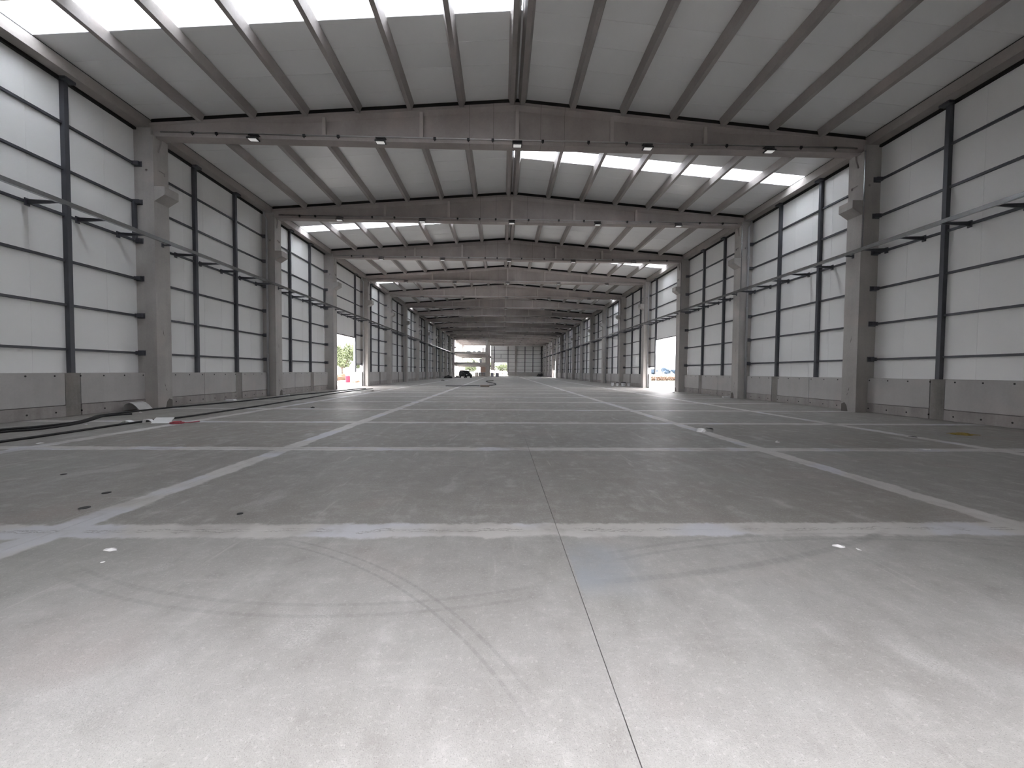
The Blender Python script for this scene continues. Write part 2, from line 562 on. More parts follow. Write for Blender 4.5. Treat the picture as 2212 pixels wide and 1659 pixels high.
for s in (-1, 1):
    wl = structure(empty('wall_' + SIDE[s]), 'white panel wall with dark steel girts above concrete plinth panels, %s side' % SIDE[s])
    full = panel_mesh(s, PW, 1.36, 10.70)
    gm = MB().box(s * (PIN - 0.075), s * PIN, 0.0, 8.0, -0.038, 0.038).mesh('girt', M_STEEL)
    psm = MB().box(s * (PIN - 0.15), s * (PIN - 0.002), -0.065, 0.065, 1.385, 10.66).box(s * 14.22, s * 14.5, -0.16, 0.16, 10.57, 10.655).mesh('wall_post', M_STEEL)
    clip = MB().box(s * 14.26, s * 14.5, -0.13, 0.0, -0.07, 0.07).box(s * 14.22, s * 14.5, -0.02, 0.0, -0.10, 0.10).mesh('girt_clip', M_STEEL)
    tsm = MB().box(s * 14.41, s * 14.53, 0.0, 8.0, 10.57, 10.655).mesh('top_gap_shade', M_GAP_SHADE)  # black strip painting the shaded slot between wall panels and eave beam
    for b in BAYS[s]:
        link('top_gap_shade', tsm, wl, (0, YK(b), 0))
    wm = {}
    def wain(y0, y1, z0, z1, x, mat, nm):
        key = (nm, round(y1 - y0, 3), z0)
        if key not in wm:
            c = 0.011
            a, bq, L = s * x, s * POUT, y1 - y0
            m = a + s * 0.09
            wm[key] = MB().loft([[(bq, 0, z0), (bq, L, z0), (bq, L, z1), (bq, 0, z1)],
                                 [(m, 0, z0), (m, L, z0), (m, L, z1), (m, 0, z1)],
                                 [(m, c, z0 + c), (m, L - c, z0 + c), (m, L - c, z1 - c), (m, c, z1 - c)],
                                 [(a, c, z0 + c), (a, L - c, z0 + c), (a, L - c, z1 - c), (a, c, z1 - c)]]).mesh(nm, mat)
        link(nm, wm[key], wl, (0, y0, 0))
    for b in BAYS[s]:
        y0 = YK(b)
        door = DOOR.get((s, b))
        if door is None:
            for i in range(7):
                link('wall_panel', full, wl, (0, y0 + i * PW, 0))
            for z in GIRT:
                link('girt', gm, wl, (0, y0, z))
            for q in (2.85, 5.55):
                link('wall_post', psm, wl, (0, y0 + q, 0))
            for (a, c, mu, ml, nm) in ((0.62, 3.05, M_WAIN, M_WAIN2, 'concrete_panel'), (3.05, 5.22, M_WAIN, M_WAIN2, 'concrete_panel'), (5.68, 8.05, M_WAIN, M_WAIN2, 'concrete_panel')):
                wain(y0 + a, y0 + c, 0.37, 1.385, 14.28, mu, nm)
                wain(y0 + a, y0 + c, 0.0, 0.37, 14.27, ml, 'plinth_strip')
            wain(y0 + 5.22, y0 + 5.68, 0.0, 1.385, 14.29, M_FILL, 'joint_filler')
        else:
            yj, zh = door
            n = 5
            pwid = (yj - 0.0) / n
            hm = panel_mesh(s, pwid, zh, 10.70)
            for i in range(n):
                link('wall_panel', hm, wl, (0, y0 + i * pwid, 0))
            link('wall_panel', panel_mesh(s, 8.0 - yj, 2.08, 10.70), wl, (0, y0 + yj, 0))
            for z in GIRT:
                if z > 6:
                    link('girt', gm, wl, (0, y0, z))
                else:
                    MB().box(s * (PIN - 0.09), s * PIN, yj, 8.0, z - 0.045, z + 0.045).build('girt', M_STEEL, wl, (0, y0, 0))
            link('wall_post', psm, wl, (0, y0 + yj + 0.06, 0))
            MB().box(s * (PIN - 0.02), s * PIN, 0.3, yj, zh - 0.05, zh + 0.05).build('door_head', M_GALV, wl, (0, y0, 0))
            MB().box(s * (PIN - 0.09), s * (PIN - 0.0), yj - 0.06, yj + 0.0, 1.42, zh).build('door_jamb', M_GALV, wl, (0, y0, 0))
            MB().box(s * (PIN - 0.05), s * (PIN - 0.0), yj - 0.03, yj + 0.02, 0.0, 1.42).build('door_jamb', M_GALV, wl, (0, y0, 0))
            MB().box(s * (PIN - 0.22), s * PIN, 7.75, 8.0, 0.0, 1.385).build('concrete_panel', M_WAIN, wl, (0, y0, 0))
            portal((s * 14.8, y0 + 0.67 + (yj - 0.67) / 2, zh / 2), (-s, 0, 0), yj - 0.67, zh)
        for z in GIRT:
            link('girt_clip', clip, wl, (0, YK(b + 1), z))

# short wind tie between two girts beside some columns of the left wall
tie = MB().box(-14.50, -14.40, -0.06, 0.06, 6.40, 7.85).mesh('girt_tie', M_STEEL)
for k in (1, 3):
    link('girt_tie', tie, bpy.data.objects['wall_left'], (0, YK(k) - 0.10, 0))

# wall behind the photographer, with the open gateway that lights the near floor
wb = structure(empty('wall_back', (0, -0.6, 0)), 'panel wall with wide gateway behind the viewpoint')
GX0, GX1, GZ = -3.6, 2.6, 2.7
for (a, c, z0, z1) in ((-14.6, GX0, 0, 11.2), (GX1, 14.6, 0, 11.2), (GX0, GX1, GZ, 12.2)):
    MB().box(a, c, -0.1, 0.0, z0, z1).build('wall_panel', M_PANEL, wb)
MB().prism([(-14.6, 11.19), (14.6, 11.19), (0, 12.28)], 'y', -0.1, 0.0).build('gable_panel', M_PANEL, wb)
portal(((GX0 + GX1) / 2, -0.75, GZ / 2), (0, 1, 0), GX1 - GX0, GZ)

# ------------------------------------------------------------------ far end wall
YE = 143.62
we = structure(empty('wall_far', (0, YE, 0)), 'far end wall of pale panels with an open gateway')
FX0, FX1, FZ = -3.1, 1.78, 4.85
x = -4.4
while x < 14.6 - 0.01:
    nx = min(x + 1.19, 14.6)
    cx = (x + nx) / 2
    z0 = FZ if FX0 - 0.4 < cx < FX1 + 0.3 else (2.0 if cx < FX0 else 1.3)
    MB().loft([[(x + 0.01, 0.0, z), (nx - 0.01, 0.0, z), (nx, 0.012, z), (nx, 0.09, z), (x, 0.09, z), (x, 0.012, z)] for z in (z0, roofz(cx))]).build('wall_panel', M_PANEL, we)
    x = nx
for gx0, gx1 in ((-4.4, 14.6),):
    for z in GIRT:
        if z < FZ:
            MB().box(FX1, gx1, -0.08, 0.0, z - 0.05, z + 0.05).build('girt', M_STEEL, we)
            if z > 2:
                MB().box(gx0, FX0, -0.08, 0.0, z - 0.05, z + 0.05).build('girt', M_STEEL, we)
        else:
            MB().box(gx0, gx1, -0.08, 0.0, z - 0.05, z + 0.05).build('girt', M_STEEL, we)
for px in (-3.1, 1.85, 8.0, 10.9, 14.0):
    MB().box(px - 0.13, px + 0.13, -0.2, 0.0, 1.3 if px > 2 else 0.2, 10.7).build('wall_post', M_STEEL, we)
MB().box(4.35, 4.95, -0.6, 0.0, 0, 11.4).build('end_column', M_COL, we)
for a, c in ((1.9, 4.35), (4.95, 7.6), (7.6, 11.0), (11.0, 14.5)):
    MB().box(a + 0.01, c - 0.01, -0.25, 0.1, 0, 1.385).build('concrete_panel', M_WAIN, we)
MB().box(-0.8, -0.68, -0.06, 0.0, 6.4, 7.85).build('girt_tie', M_STEEL, we)
portal((-0.66, YE + 0.3, FZ / 2), (0, -1, 0), FX1 - FX0, FZ)

# ------------------------------------------------------------------ columns
def column_meshes(s):
    """s=-1 column on the left wall: nave side is +x"""
    d = -s
    b = MB()
    b.box(-0.36, 0.36, -0.335, 0.335, 0, 10.4)
    body = b.mesh('column_shaft', M_COL)
    cut = MB()
    cut.box(d * 0.31, d * 0.5, -0.10, 0.19, 9.06, 9.17)
    cut.prism([(-0.20, 10.42), (0.06, 10.42), (0.05, 10.25), (-0.07, 9.84), (-0.13, 9.84), (-0.20, 10.2)], 'x', d * 0.28, d * 0.5)
    cut.tube([(d * 0.09, -0.5, 9.07), (d * 0.09, 0.5, 9.07)], 0.045, 10)
    cm = cut.mesh('cutter', M_COL)
    o = bpy.data.objects.new('tmp_body', body)
    c = bpy.data.objects.new('tmp_cut', cm)
    C.objects.link(o)
    C.objects.link(c)
    md = o.modifiers.new('cut', 'BOOLEAN')
    md.object = c
    md.operation = 'DIFFERENCE'
    md.solver = 'EXACT'
    dg = bpy.context.evaluated_depsgraph_get()
    me = bpy.data.meshes.new_from_object(o.evaluated_get(dg))
    me.name = 'column_shaft'
    bpy.data.objects.remove(o)
    bpy.data.objects.remove(c)
    if len(me.polygons) < 8:
        me = body
    if not me.materials:
        me.materials.append(M_COL)
    corbel = MB().prism([(d * 0.355, 7.92), (d * 0.75, 8.17), (d * 0.75, 8.48), (d * 0.355, 8.48)], 'y', -0.325, 0.325).mesh('corbel', M_COL)
    prong = MB().box(d * 0.28, -d * 0.36, -0.05, 0.05, 10.395, 10.66).mesh('fork_prong', M_COL)
    patch = MB().prism([(0.02, 0), (0.325, 0), (0.325, 0.30), (0.18, 0.36), (0.08, 0.24)], 'x', d * 0.34, d * 0.366).mesh('mortar_patch', M_PATCH)
    return me, corbel, prong, patch


CM = {s: column_meshes(s) for s in (-1, 1)}
for s in (-1, 1):
    for k in range(0, 18):
        root = empty('concrete_column', (s * 14.16, YK(k) + 0.335, 0))
        if k == 0:
            lb = 'tall concrete column against the %s wall beside the viewpoint' % SIDE[s]
        elif k == 1:
            lb = 'tallest, nearest grey concrete column with corbel on the %s wall' % SIDE[s]
        elif s == -1 and k == 13:
            lb = 'thirteenth left column, standing free at the corner of the open storeys'
        else:
            lb = '%s grey concrete column from the front along the %s wall' % (ORD[k], SIDE[s])
        tag(root, lb, 'column', 'concrete columns along the %s wall' % SIDE[s])
        sh, co, pr, pa = CM[s]
        link('column_shaft', sh, root)
        link('corbel', co, root)
        link('fork_prong', pr, root, (0, -0.283, 0))
        link('fork_prong', pr, root, (0, 0.283, 0))
        if k in (1, 2, 3):
            link('mortar_patch', pa, root)
            d_ = -s
            for (y_, z_, h_) in ((-0.02, 1.0, 0.18), (0.04, 0.78, 0.12), (-0.05, 3.1, 0.30)):
                MB().prism([(y_, z_), (y_ + 0.03, z_ - h_ * 0.5), (y_ + 0.05, z_ - h_), (y_ + 0.01, z_ - h_ * 0.6)], 'x', d_ * 0.355, d_ * 0.3625).build('scrape_mark', M_PATCH, root)
        if s == 1 and 1 <= k <= 5:
            MB().tube([(-0.33, -0.36, 6.45), (-0.33, -0.36, 10.4)], 0.022, 6).build('cable_conduit', M_GALV, root)

# downpipes beside every second column
for s in (-1, 1):
    for k in (2, 4, 6, 8, 10, 12):
        root = empty('downpipe', (s * 14.20, YK(k) - 0.10, 0))
        tag(root, 'grey plastic downpipe beside the %s column of the %s wall' % (ORD[k], SIDE[s]), 'pipe', 'rainwater downpipes')
        MB().tube([(0, 0, 0), (0, 0, 10.15), (s * 0.02, 0, 10.28), (s * 0.13, 0, 10.42), (s * 0.14, 0, 10.66)], 0.06, 10).build('pipe', M_PIPE, root, smooth=True)
        for z in (2.4, 5.4, 8.4):
            MB().tube([(0, 0, z), (0, 0, z + 0.12)], 0.072, 10).build('pipe_collar', M_PIPE, root, smooth=True)

# ------------------------------------------------------------------ roof beams
def beam_ring(x):
    ax = abs(x)
    zt = 12.03 - SL * ax
    tt = min(1, max(0, (ax - 8.6) / 2.4))
    wb_ = 0.085 + (0.205 - 0.085) * tt
    f = 0.215
    zl, zu = 10.62, max(zt - 0.26 + 0.14 * tt, 10.66)
    pts = [(-f, 10.40), (f, 10.40), (f, 10.54), (wb_, zl), (wb_, zu), (f, zt - 0.11), (f, zt), (-f, zt), (-f, zt - 0.11), (-wb_, zu), (-wb_, zl), (-f, 10.54)]
    return [(x, y, z - 10.4) for y, z in pts]


XS = [-14.35, -13.2, -12.2, -11.0, -10.2, -9.4, -8.6, -5, -2.5, 0, 2.5, 5, 8.6, 9.4, 10.2, 11.0, 12.2, 13.2, 14.35]
bmesh_beam = MB().loft([beam_ring(x) for x in XS]).mesh('girder', M_BEAM)
shade_strip = MB().loft([[(x, y, z - 10.4) for y, z in ((-0.16, 12.02 - SL * abs(x)), (0.16, 12.02 - SL * abs(x)), (0.16, roofz(x)), (-0.16, roofz(x)))] for x in (-14.0, 0.0, 14.0)]).mesh('gap_shade', M_GAP_SHADE)  # black filler standing in for the shadowed gap between beam and roof
stf = {}
for q in (0.0, 3.73, 7.46):
    zt = 12.03 - SL * q - 10.4
    stf[q] = MB().prism([(-0.07, 0.18), (0.07, 0.18), (0.06, zt - 0.16), (-0.06, zt - 0.16)], 'y', -0.213, -0.05).mesh('web_stiffener', M_RIB_LIT)
cm_ = MB()
cm_.tube([(-13.6, -0.235, 0.165), (13.6, -0.235, 0.165)], 0.028, 8)
conduit = cm_.mesh('conduit', M_COND, True)
hk = MB().tube([(0, -0.24, 0.165), (0, -0.25, 0.05)], 0.018, 6).box(-0.05, 0.05, -0.27, -0.22, 0.10, 0.19).mesh('conduit_hook', M_LAMP)
lamp_h = MB()
lamp_h.prism([(-0.185, -0.135), (0.185, -0.135), (0.185, 0.135), (-0.185, 0.135)], 'z', 0.0, 0.045)
lamp_h.prism([(-0.12, -0.08), (0.12, -0.08), (0.12, 0.08), (-0.12, 0.08)], 'z', 0.045, 0.075)
lamp_hm = lamp_h.mesh('lamp_housing', M_LAMP)
lamp_l = MB().prism([(-0.15, -0.095), (0.15, -0.095), (0.15, 0.095), (-0.15, 0.095)], 'z', -0.008, 0.002).mesh('lamp_glass', M_LENS)
lamp_b = MB().box(-0.19, -0.178, -0.015, 0.015, 0.0, 0.20).box(0.178, 0.19, -0.015, 0.015, 0.0, 0.20).box(-0.19, 0.19, -0.015, 0.157, 0.19, 0.205).mesh('lamp_bracket', M_LAMP)
PLACE = {-10.05: 'far left', -5.25: 'centre left', 0.0: 'middle', 5.1: 'centre right', 9.95: 'far right'}
for k in range(0, 17):
    yc = YK(k) + 0.335
    root = empty('roof_beam', (0, yc, 10.4))
    if k == 0:
        lb = 'pitched concrete roof beam above the viewpoint'
    elif k == 1:
        lb = 'nearest and largest pitched concrete roof beam across the hall'
    else:
        lb = '%s pitched concrete roof beam from the front' % ORD[k]
    tag(root, lb, 'roof beam', 'pitched concrete roof beams')
    link('girder', bmesh_beam, root)
    link('gap_shade', shade_strip, root)
    for q in (0.0, 3.73, -3.73, 7.46, -7.46):
        link('web_stiffener', stf[abs(q)], root, (q, 0, 0))
    link('conduit', conduit, root)
    if k <= 3:
        for q in (-12.4, -11.5, -8.2, -6.9, -3.2, -1.9, -0.95, 1.0, 2.8, 4.3, 6.9, 8.3, 11.3, 12.7):
            link('conduit_hook', hk, root, (q, 0, 0))
    if k >= 1:
        for q, pl in PLACE.items():
            fl = empty('floodlight', (q, YK(k) - 0.03, 10.27))
            nb = 'nearest' if k == 1 else ORD[k]
            tag(fl, 'small black floodlight, %s one of five under the %s roof beam' % (pl, nb), 'floodlight', 'floodlights under the roof beams')
            link('lamp_housing', lamp_hm, fl)
            link('lamp_glass', lamp_l, fl)
            link('lamp_bracket', lamp_b, fl)

# ------------------------------------------------------------------ wall rails on brackets
for s in (-1, 1):
    y1 = 111.1 if s == -1 else 143.0
    root = empty('cable_rail', (s * 13.5, -0.3, 6.36))
    tag(root, 'galvanised steel rail held off the %s wall on brackets, running the hall\'s length' % SIDE[s], 'rail', 'wall rails')
    b = MB()
    b.prism([(-0.055, 0.0), (0.055, 0.0), (0.055, 0.125), (-0.055, 0.125)], 'y', 0.0, y1 + 0.3)
    b.build('rail', M_GALV, root)
    bk = MB()
    bk.prism([(0.0, 0.0), (s * 0.93, -0.055), (s * 0.93, 0.075), (0.0, 0.03)], 'y', -0.02, 0.02)
    bk.prism([(0.0, 0.028), (s * 0.93, 0.07), (s * 0.93, 0.08), (0.0, 0.04)], 'y', -0.06, 0.06)
    bk.box(s * 0.90, s * 0.935, -0.06, 0.06, -0.10, 0.12)
    bkm = bk.mesh('bracket', M_STEEL)
    sb = MB().box(0.0, s * 0.31, -0.03, 0.03, -0.02, 0.03).box(s * 0.28, s * 0.30, -0.05, 0.05, -0.08, 0.08).mesh('column_bracket', M_STEEL)
    for b_ in BAYS[s]:
        for i in range(5):
            y = YK(b_) + 2.08 + 1.37 * i - (0.35 if s == -1 else 0.0)
            if y > y1: break
            link('bracket', bkm, root, (0, y + 0.3, 0.0))
        link('column_bracket', sb, root, (0, YK(b_ + 1) + 0.335 + 0.3, -0.01))

# ------------------------------------------------------------------ open storeys beyond the thirteenth column, left
of = empty('open_storeys', (-9.6, 111.6, 0))
tag(of, 'unfinished three-storey concrete frame with open floors at the far left', 'building')
OX, OY = 9.6, -111.6          # local offsets
def opart(nm, mat, x0, x1, y0, y1, z0, z1):
    return MB().box(x0 + OX, x1 + OX, y0 + OY, y1 + OY, z0, z1).build(nm, mat, of)
for z in (3.5, 6.5):
    opart('floor_slab', M_OFFICE, -14.5, -4.75, 111.9, 143.5, z + 0.1, z + 0.5)
    opart('edge_beam', M_OFFICE, -13.8, -5.05, 111.6, 112.1, z - 0.02, z + 0.55)
    for k in (14, 15, 16):
        opart('floor_beam', M_OFFICE, -13.8, -5.05, YK(k), YK(k) + 0.4, z - 0.42, z + 0.1)
    opart('floor_beam', M_OFFICE, -14.4, -14.0, 112.2, 143.4, z - 0.3, z + 0.1)
for k in range(13, 17):
    opart('inner_pillar', M_OFFICE, -5.05, -4.45, YK(k), YK(k) + 0.6, 0, 11.4)
    for z in (3.0, 6.0):
        MB().prism([(-4.46 + OX, z), (-4.0 + OX, z + 0.35), (-4.0 + OX, z + 0.6), (-4.46 + OX, z + 0.6)], 'y', YK(k) + OY, YK(k) + 0.6 + OY).build('pillar_corbel', M_OFFICE, of)
opart('block_wall', M_BLOCKW, -4.85, -4.65, 112.3, 143.4, 3.6, 6.4)
opart('block_wall', M_BLOCKW, -4.85, -4.65, 120.2, 143.4, 0.0, 3.5)
opart('block_wall', M_BLOCKW, -7.3, -5.0, 127.6, 127.8, 0.0, 3.4)
opart('block_wall', M_OFFICE, -4.85, -4.65, 127.6, 143.4, 7.0, 10.6)
for (x0, x1) in ((-6.9, -6.0), (-5.9, -5.05)):
    opart('window_panel', M_PANEL, x0, x1, 127.7, 127.8, 4.1, 6.2)
for (x0, x1) in ((-6.9, -6.0), (-5.9, -5.05)):
    opart('window_panel', M_PANEL, x0, x1, 127.7, 127.8, 7.0, 9.2)
for (x0, x1, z0, z1) in ((-13.2, -11.7, 7.0, 8.9), (-10.9, -9.9, 7.0, 9.0), (-9.2, -8.0, 7.0, 9.0), (-8.4, -7.4, 4.1, 6.1)):
    opart('window_panel', M_BAG, x0, x1, 142.9, 143.0, z0, z1)
MB().lathe([(0.35, 0.0), (0.30, 0.4), (0.12, 1.0), (0.16, 1.3), (0.03, 1.45)], 8, (-9.6 + OX, 130 + OY, 4.0)).build('material_heap', M_BAG, of)
portal((-14.9, 127.5, 5.3), (1, 0, 0), 31.0, 10.4)

# ------------------------------------------------------------------ things on the floor
def cable(pts, r, label, name='cable'):
    P3 = [Vector((x, y, r * 0.9)) for x, y in pts]
    out = []
    for i in range(len(P3) - 1):
        p0, p1, p2, p3 = P3[max(i - 1, 0)], P3[i], P3[i + 1], P3[min(i + 2, len(P3) - 1)]
        for j in range(5):
            u = j / 5
            out.append(0.5 * ((2 * p1) + (-p0 + p2) * u + (2 * p0 - 5 * p1 + 4 * p2 - p3) * u * u + (-p0 + 3 * p1 - 3 * p2 + p3) * u ** 3))
    out.append(P3[-1])
    o = MB().tube(out, r, 6).build(name, M_BLACK, None, smooth=True)
    return tag(o, label, 'cable', 'cables along the left wall')


cable([(-12.7, 8.4), (-12.69, 9.85), (-12.5, 10.24), (-12.38, 10.75), (-12.43, 11.32), (-12.9, 12.16), (-13.38, 12.87), (-13.48, 13.55), (-13.54, 14.46), (-13.55, 15.33), (-13.34, 16.76), (-12.94, 19.06), (-12.9, 21.36), (-12.92, 24.67), (-12.6, 26.83), (-12.4, 31.57), (-12.05, 33.76)], 0.032,
      'long black cable lying closest to the left wall, past the first column')
cable([(-12.35, 8.3), (-12.26, 9.5), (-11.98, 9.94), (-11.99, 10.5), (-12.17, 11.13), (-12.62, 11.94), (-13.12, 12.75), (-13.03, 13.15), (-12.84, 13.43)], 0.032,
      'short black cable ending just before the first left column')
cable([(-10.7, 7.3), (-10.75, 8.26), (-10.73, 9.07), (-10.79, 10.12), (-10.83, 11.22), (-10.56, 12.72), (-10.6, 14.44), (-10.65, 16.71), (-10.85, 19.22), (-11.12, 22.63), (-11.44, 25.84), (-11.53, 30.17), (-11.35, 33.41)], 0.030,
      'straight black cable farther from the left wall, running under white scraps')
hose = cable([(-1.9, 66), (-2.7, 62.5), (-2.89, 60.0), (-2.42, 55.5), (-1.69, 51.6), (-1.25, 48.0), (-1.2, 45.5), (-1.5, 43.5), (-1.9, 42.6)], 0.05,
             'dark hose curling across the floor in the middle distance', 'hose')
hose['group'] = 'hose and lead by the board'
lead = cable([(-2.8, 41.1), (-3.2, 41.2), (-3.9, 40.9), (-5.0, 40.2), (-6.2, 40.3)], 0.04, 'dark lead trailing left from the flat wooden board', 'lead')
lead['group'] = 'hose and lead by the board'
bd = empty('wooden_board', (-2.25, 40.4, 0), (0, 0, 0.05))
tag(bd, 'low flat wooden board on the floor where the hose ends', 'board')
for i in range(4):
    MB().box(-0.46, 0.46, -1.0 + i * 0.5, -0.54 + i * 0.5, 0.06, 0.14).build('plank', M_WOOD, bd)
for yy in (-0.8, 0.0, 0.7):
    MB().box(-0.44, 0.44, yy, yy + 0.1, 0.0, 0.06).build('batten', M_WOOD, bd)


def curved_sheet(name, loc, rz, length, width, h, mat, label, cat, th=0.012, n=10, bend=1.0):
    rings = []
    for i in range(n + 1):
        u = i / n
        x = (u - 0.5) * length
        z = h * math.sin(math.pi * min(1, u * bend)) ** 0.8 if bend == 1.0 else h * (1 - (2 * u - 1) ** 2) ** 0.5
        rings.append([(x, -width / 2, z), (x, width / 2, z), (x, width / 2, z + th), (x, -width / 2, z + th)])
    return tag(MB().loft(rings).build(name, mat, None, loc, (0, 0, rz), smooth=False), label, cat)


# bent grey sheet leaning at the first left column
b = MB()
prof = [(-0.31, 0.02), (-0.29, 0.20), (-0.21, 0.27), (-0.10, 0.30), (0.00, 0.26), (0.12, 0.17), (0.22, 0.06), (0.29, 0.0)]
for (x0, z0), (x1, z1) in zip(prof, prof[1:]):
    b.loft([[(x0, -0.28, z0), (x0, 0.28, z0), (x0, 0.28, z0 + 0.015), (x0, -0.28, z0 + 0.015)], [(x1, -0.28, z1), (x1, 0.28, z1), (x1, 0.28, z1 + 0.015), (x1, -0.28, z1 + 0.015)]])
b.loft([[(x, 0.27, 0.0) for x, z in prof[1:-1]], [(x, 0.27, z) for x, z in prof[1:-1]]], close=False, caps=False)
tag(b.build('bent_sheet', M_CARD, None, (-13.92, 14.9, 0), (0, 0, 0.02)), 'bent grey sheet arched on the floor against the first left column', 'sheet')
curved_sheet('paper_scrap', (-11.03, 11.3, 0), 0.3, 0.26, 0.22, 0.075, M_WHITE, 'small arched white scrap lying on the cable', 'scrap')
cc = MB()
cc.prism([(-0.11, 0.0), (-0.10, 0.0), (0.10, 0.135), (0.095, 0.145)], 'x', -0.18, 0.30)
cc.prism([(-0.11, 0.0), (-0.10, 0.0), (-0.02, 0.10), (-0.03, 0.105)], 'x', 0.30, 0.33)
prof = [(-0.46, 0.0), (-0.44, 0.08), (-0.38, 0.095), (-0.30, 0.085), (-0.22, 0.03), (-0.18, 0.0)]
for (x0, z0), (x1, z1) in zip(prof, prof[1:]):
    cc.loft([[(x0, -0.02, z0), (x0, 0.10, z0), (x0, 0.10, z0 + 0.012), (x0, -0.02, z0 + 0.012)], [(x1, -0.02, z1), (x1, 0.10, z1), (x1, 0.10, z1 + 0.012), (x1, -0.02, z1 + 0.012)]])
tag(cc.build('folded_sheet', M_WHITE, None, (-10.24, 11.45, 0), (0, 0, 0.1)), 'folded white sheet lying beside the red strap', 'scrap')


def lump(name, loc, sx, sy, h, mat, label, cat, seed, sub=2, rough=0.35, group=None):
    rnd = random.Random(seed)
    bm = bmesh.new()
    bmesh.ops.create_icosphere(bm, subdivisions=sub, radius=1.0)
    ph = [rnd.uniform(0, 6.28) for _ in range(6)]
    for v in bm.verts:
        k = 1 + rough * (math.sin(3 * v.co.x + ph[0]) * math.sin(4 * v.co.y + ph[1]) + 0.5 * math.sin(7 * v.co.z + 5 * v.co.x + ph[2])) + rnd.uniform(-0.5, 0.5) * rough * 0.6
        v.co = Vector((v.co.x * sx * k, v.co.y * sy * k, max(-0.02, v.co.z) * h * k))
    zmin = min(v.co.z for v in bm.verts)
    for v in bm.verts:
        v.co.z -= zmin
    me = bpy.data.meshes.new(name)
    bm.to_mesh(me)
    bm.free()
    me.materials.append(mat)
    return tag(link(name, me, None, loc, (0, 0, rnd.uniform(0, 3))), label, cat, group)


rr_ = MB()
rr_.tube([(0.16 * math.cos(i * 0.33), 0.13 * math.sin(i * 0.33), 0.022 + 0.004 * (i % 2)) for i in range(20)], 0.022, 6)
rr_.tube([(0.10 * math.cos(i * 0.35), 0.08 * math.sin(i * 0.35), 0.05) for i in range(18)], 0.018, 6)
rr_.tube([(0.14, -0.03, 0.03), (0.30, 0.06, 0.03), (0.46, 0.22, 0.04)], 0.014, 6)
tag(rr_.build('red_strap', M_RED, None, (-9.66, 11.3, 0)), 'coiled red strap lying on the floor right of the folded white sheet', 'strap')
lump('crumpled_paper', (4.69, 10.12, 0), 0.10, 0.12, 0.085, M_WHITE, 'crumpled whitish paper lying on the right-hand floor band', 'paper', 2)
lump('dark_offcut', (5.23, 10.72, 0), 0.11, 0.06, 0.02, M_BLACK, 'flat black offcut just beyond the crumpled paper', 'offcut', 3)
lump('paper_wad', (5.6, 8.57, 0), 0.05, 0.05, 0.035, M_CARD, 'tiny pale paper wad right of the crumpled paper', 'paper', 4)
lump('white_flake', (8.17, 7.8, 0), 0.09, 0.04, 0.012, M_WHITE, 'thin white flake on the second cross band at right', 'flake', 5)
lump('dark_chip', (9.62, 9.42, 0), 0.10, 0.04, 0.012, M_BLACK, 'dark chip on the right-hand band near the straw', 'chip', 6)
sw = empty('straw_clump', (11.25, 9.75, 0))
tag(sw, 'flattened yellowish straw clump near the right wall', 'straw')
lump_o = lump('straw_core', (0, 0, 0), 0.2, 0.13, 0.055, M_STRAW, '', '', 7)
lump_o.parent = sw
del lump_o['label'], lump_o['category']
bs = MB()
for i in range(40):
    a, r0 = random.uniform(0, 6.28), random.uniform(0.03, 0.14)
    L = random.uniform(0.08, 0.2)
    x0, y0 = r0 * 1.5 * math.cos(a), r0 * math.sin(a)
    a2 = a + random.uniform(-1, 1)
    bs.tube([(x0, y0, random.uniform(0.02, 0.06)), (x0 + L * math.cos(a2), y0 + L * 0.6 * math.sin(a2), random.uniform(0.006, 0.03))], 0.005, 4)
so = bs.build('stalks', M_STRAW, sw)
so['kind'] = 'stuff'
for i, (x, y, r, lb) in enumerate(((-5.41, 4.95, 0.045, 'flat black disc just left of the left floor band, farther of the close pair'),
                                   (-5.12, 4.41, 0.05, 'flat black disc just left of the left floor band, nearer of the close pair'),
                                   (-6.86, 5.82, 0.035, 'flat black disc farthest from the camera, leftmost of the four'),
                                   (-3.32, 4.22, 0.03, 'small black disc between the left floor band and the centre joint'))):
    tag(MB().lathe([(r * 0.4, 0.0), (r, 0.001), (r, 0.005), (r * 0.7, 0.008), (0.002, 0.006)], 14).build('rubber_disc', M_BLACK, None, (x, y, 0)), lb, 'disc', 'flat black discs')
for i, (x, y, a, bq, lb) in enumerate(((-3.84, 3.38, 0.06, 0.03, 'white flake below the nearest cross band at left'),
                                       (-3.70, 3.16, 0.015, 0.015, 'tiny white crumb near the white flake at left'),
                                       (2.45, 3.385, 0.05, 0.03, 'white flake below the nearest cross band at right'),
                                       (2.58, 3.32, 0.03, 0.015, 'smaller white flake beside the one at right'),
                                       (-9.92, 8.23, 0.07, 0.05, 'pale scrap near the left edge before the straight cable'),
                                       (-11.85, 11.0, 0.09, 0.05, 'thin white scrap under the short black cable'),
                                       (-13.25, 14.2, 0.07, 0.05, 'white scrap before the bent grey sheet'),
                                       (-13.5, 24.3, 0.16, 0.11, 'pale scrap against the wall between second and third left columns'),
                                       (-13.4, 21.0, 0.16, 0.1, 'pale scrap beside the downpipe of the second left column'),
                                       (12.9, 30.4, 0.18, 0.12, 'dark-edged white scrap at the foot of the third right column'))):
    lump('white_scrap', (x, y, 0), a, bq, min(a, bq) * 0.45, M_WHITE, lb, 'scrap', 30 + i, 1, 0.4, 'white scraps on the floor')
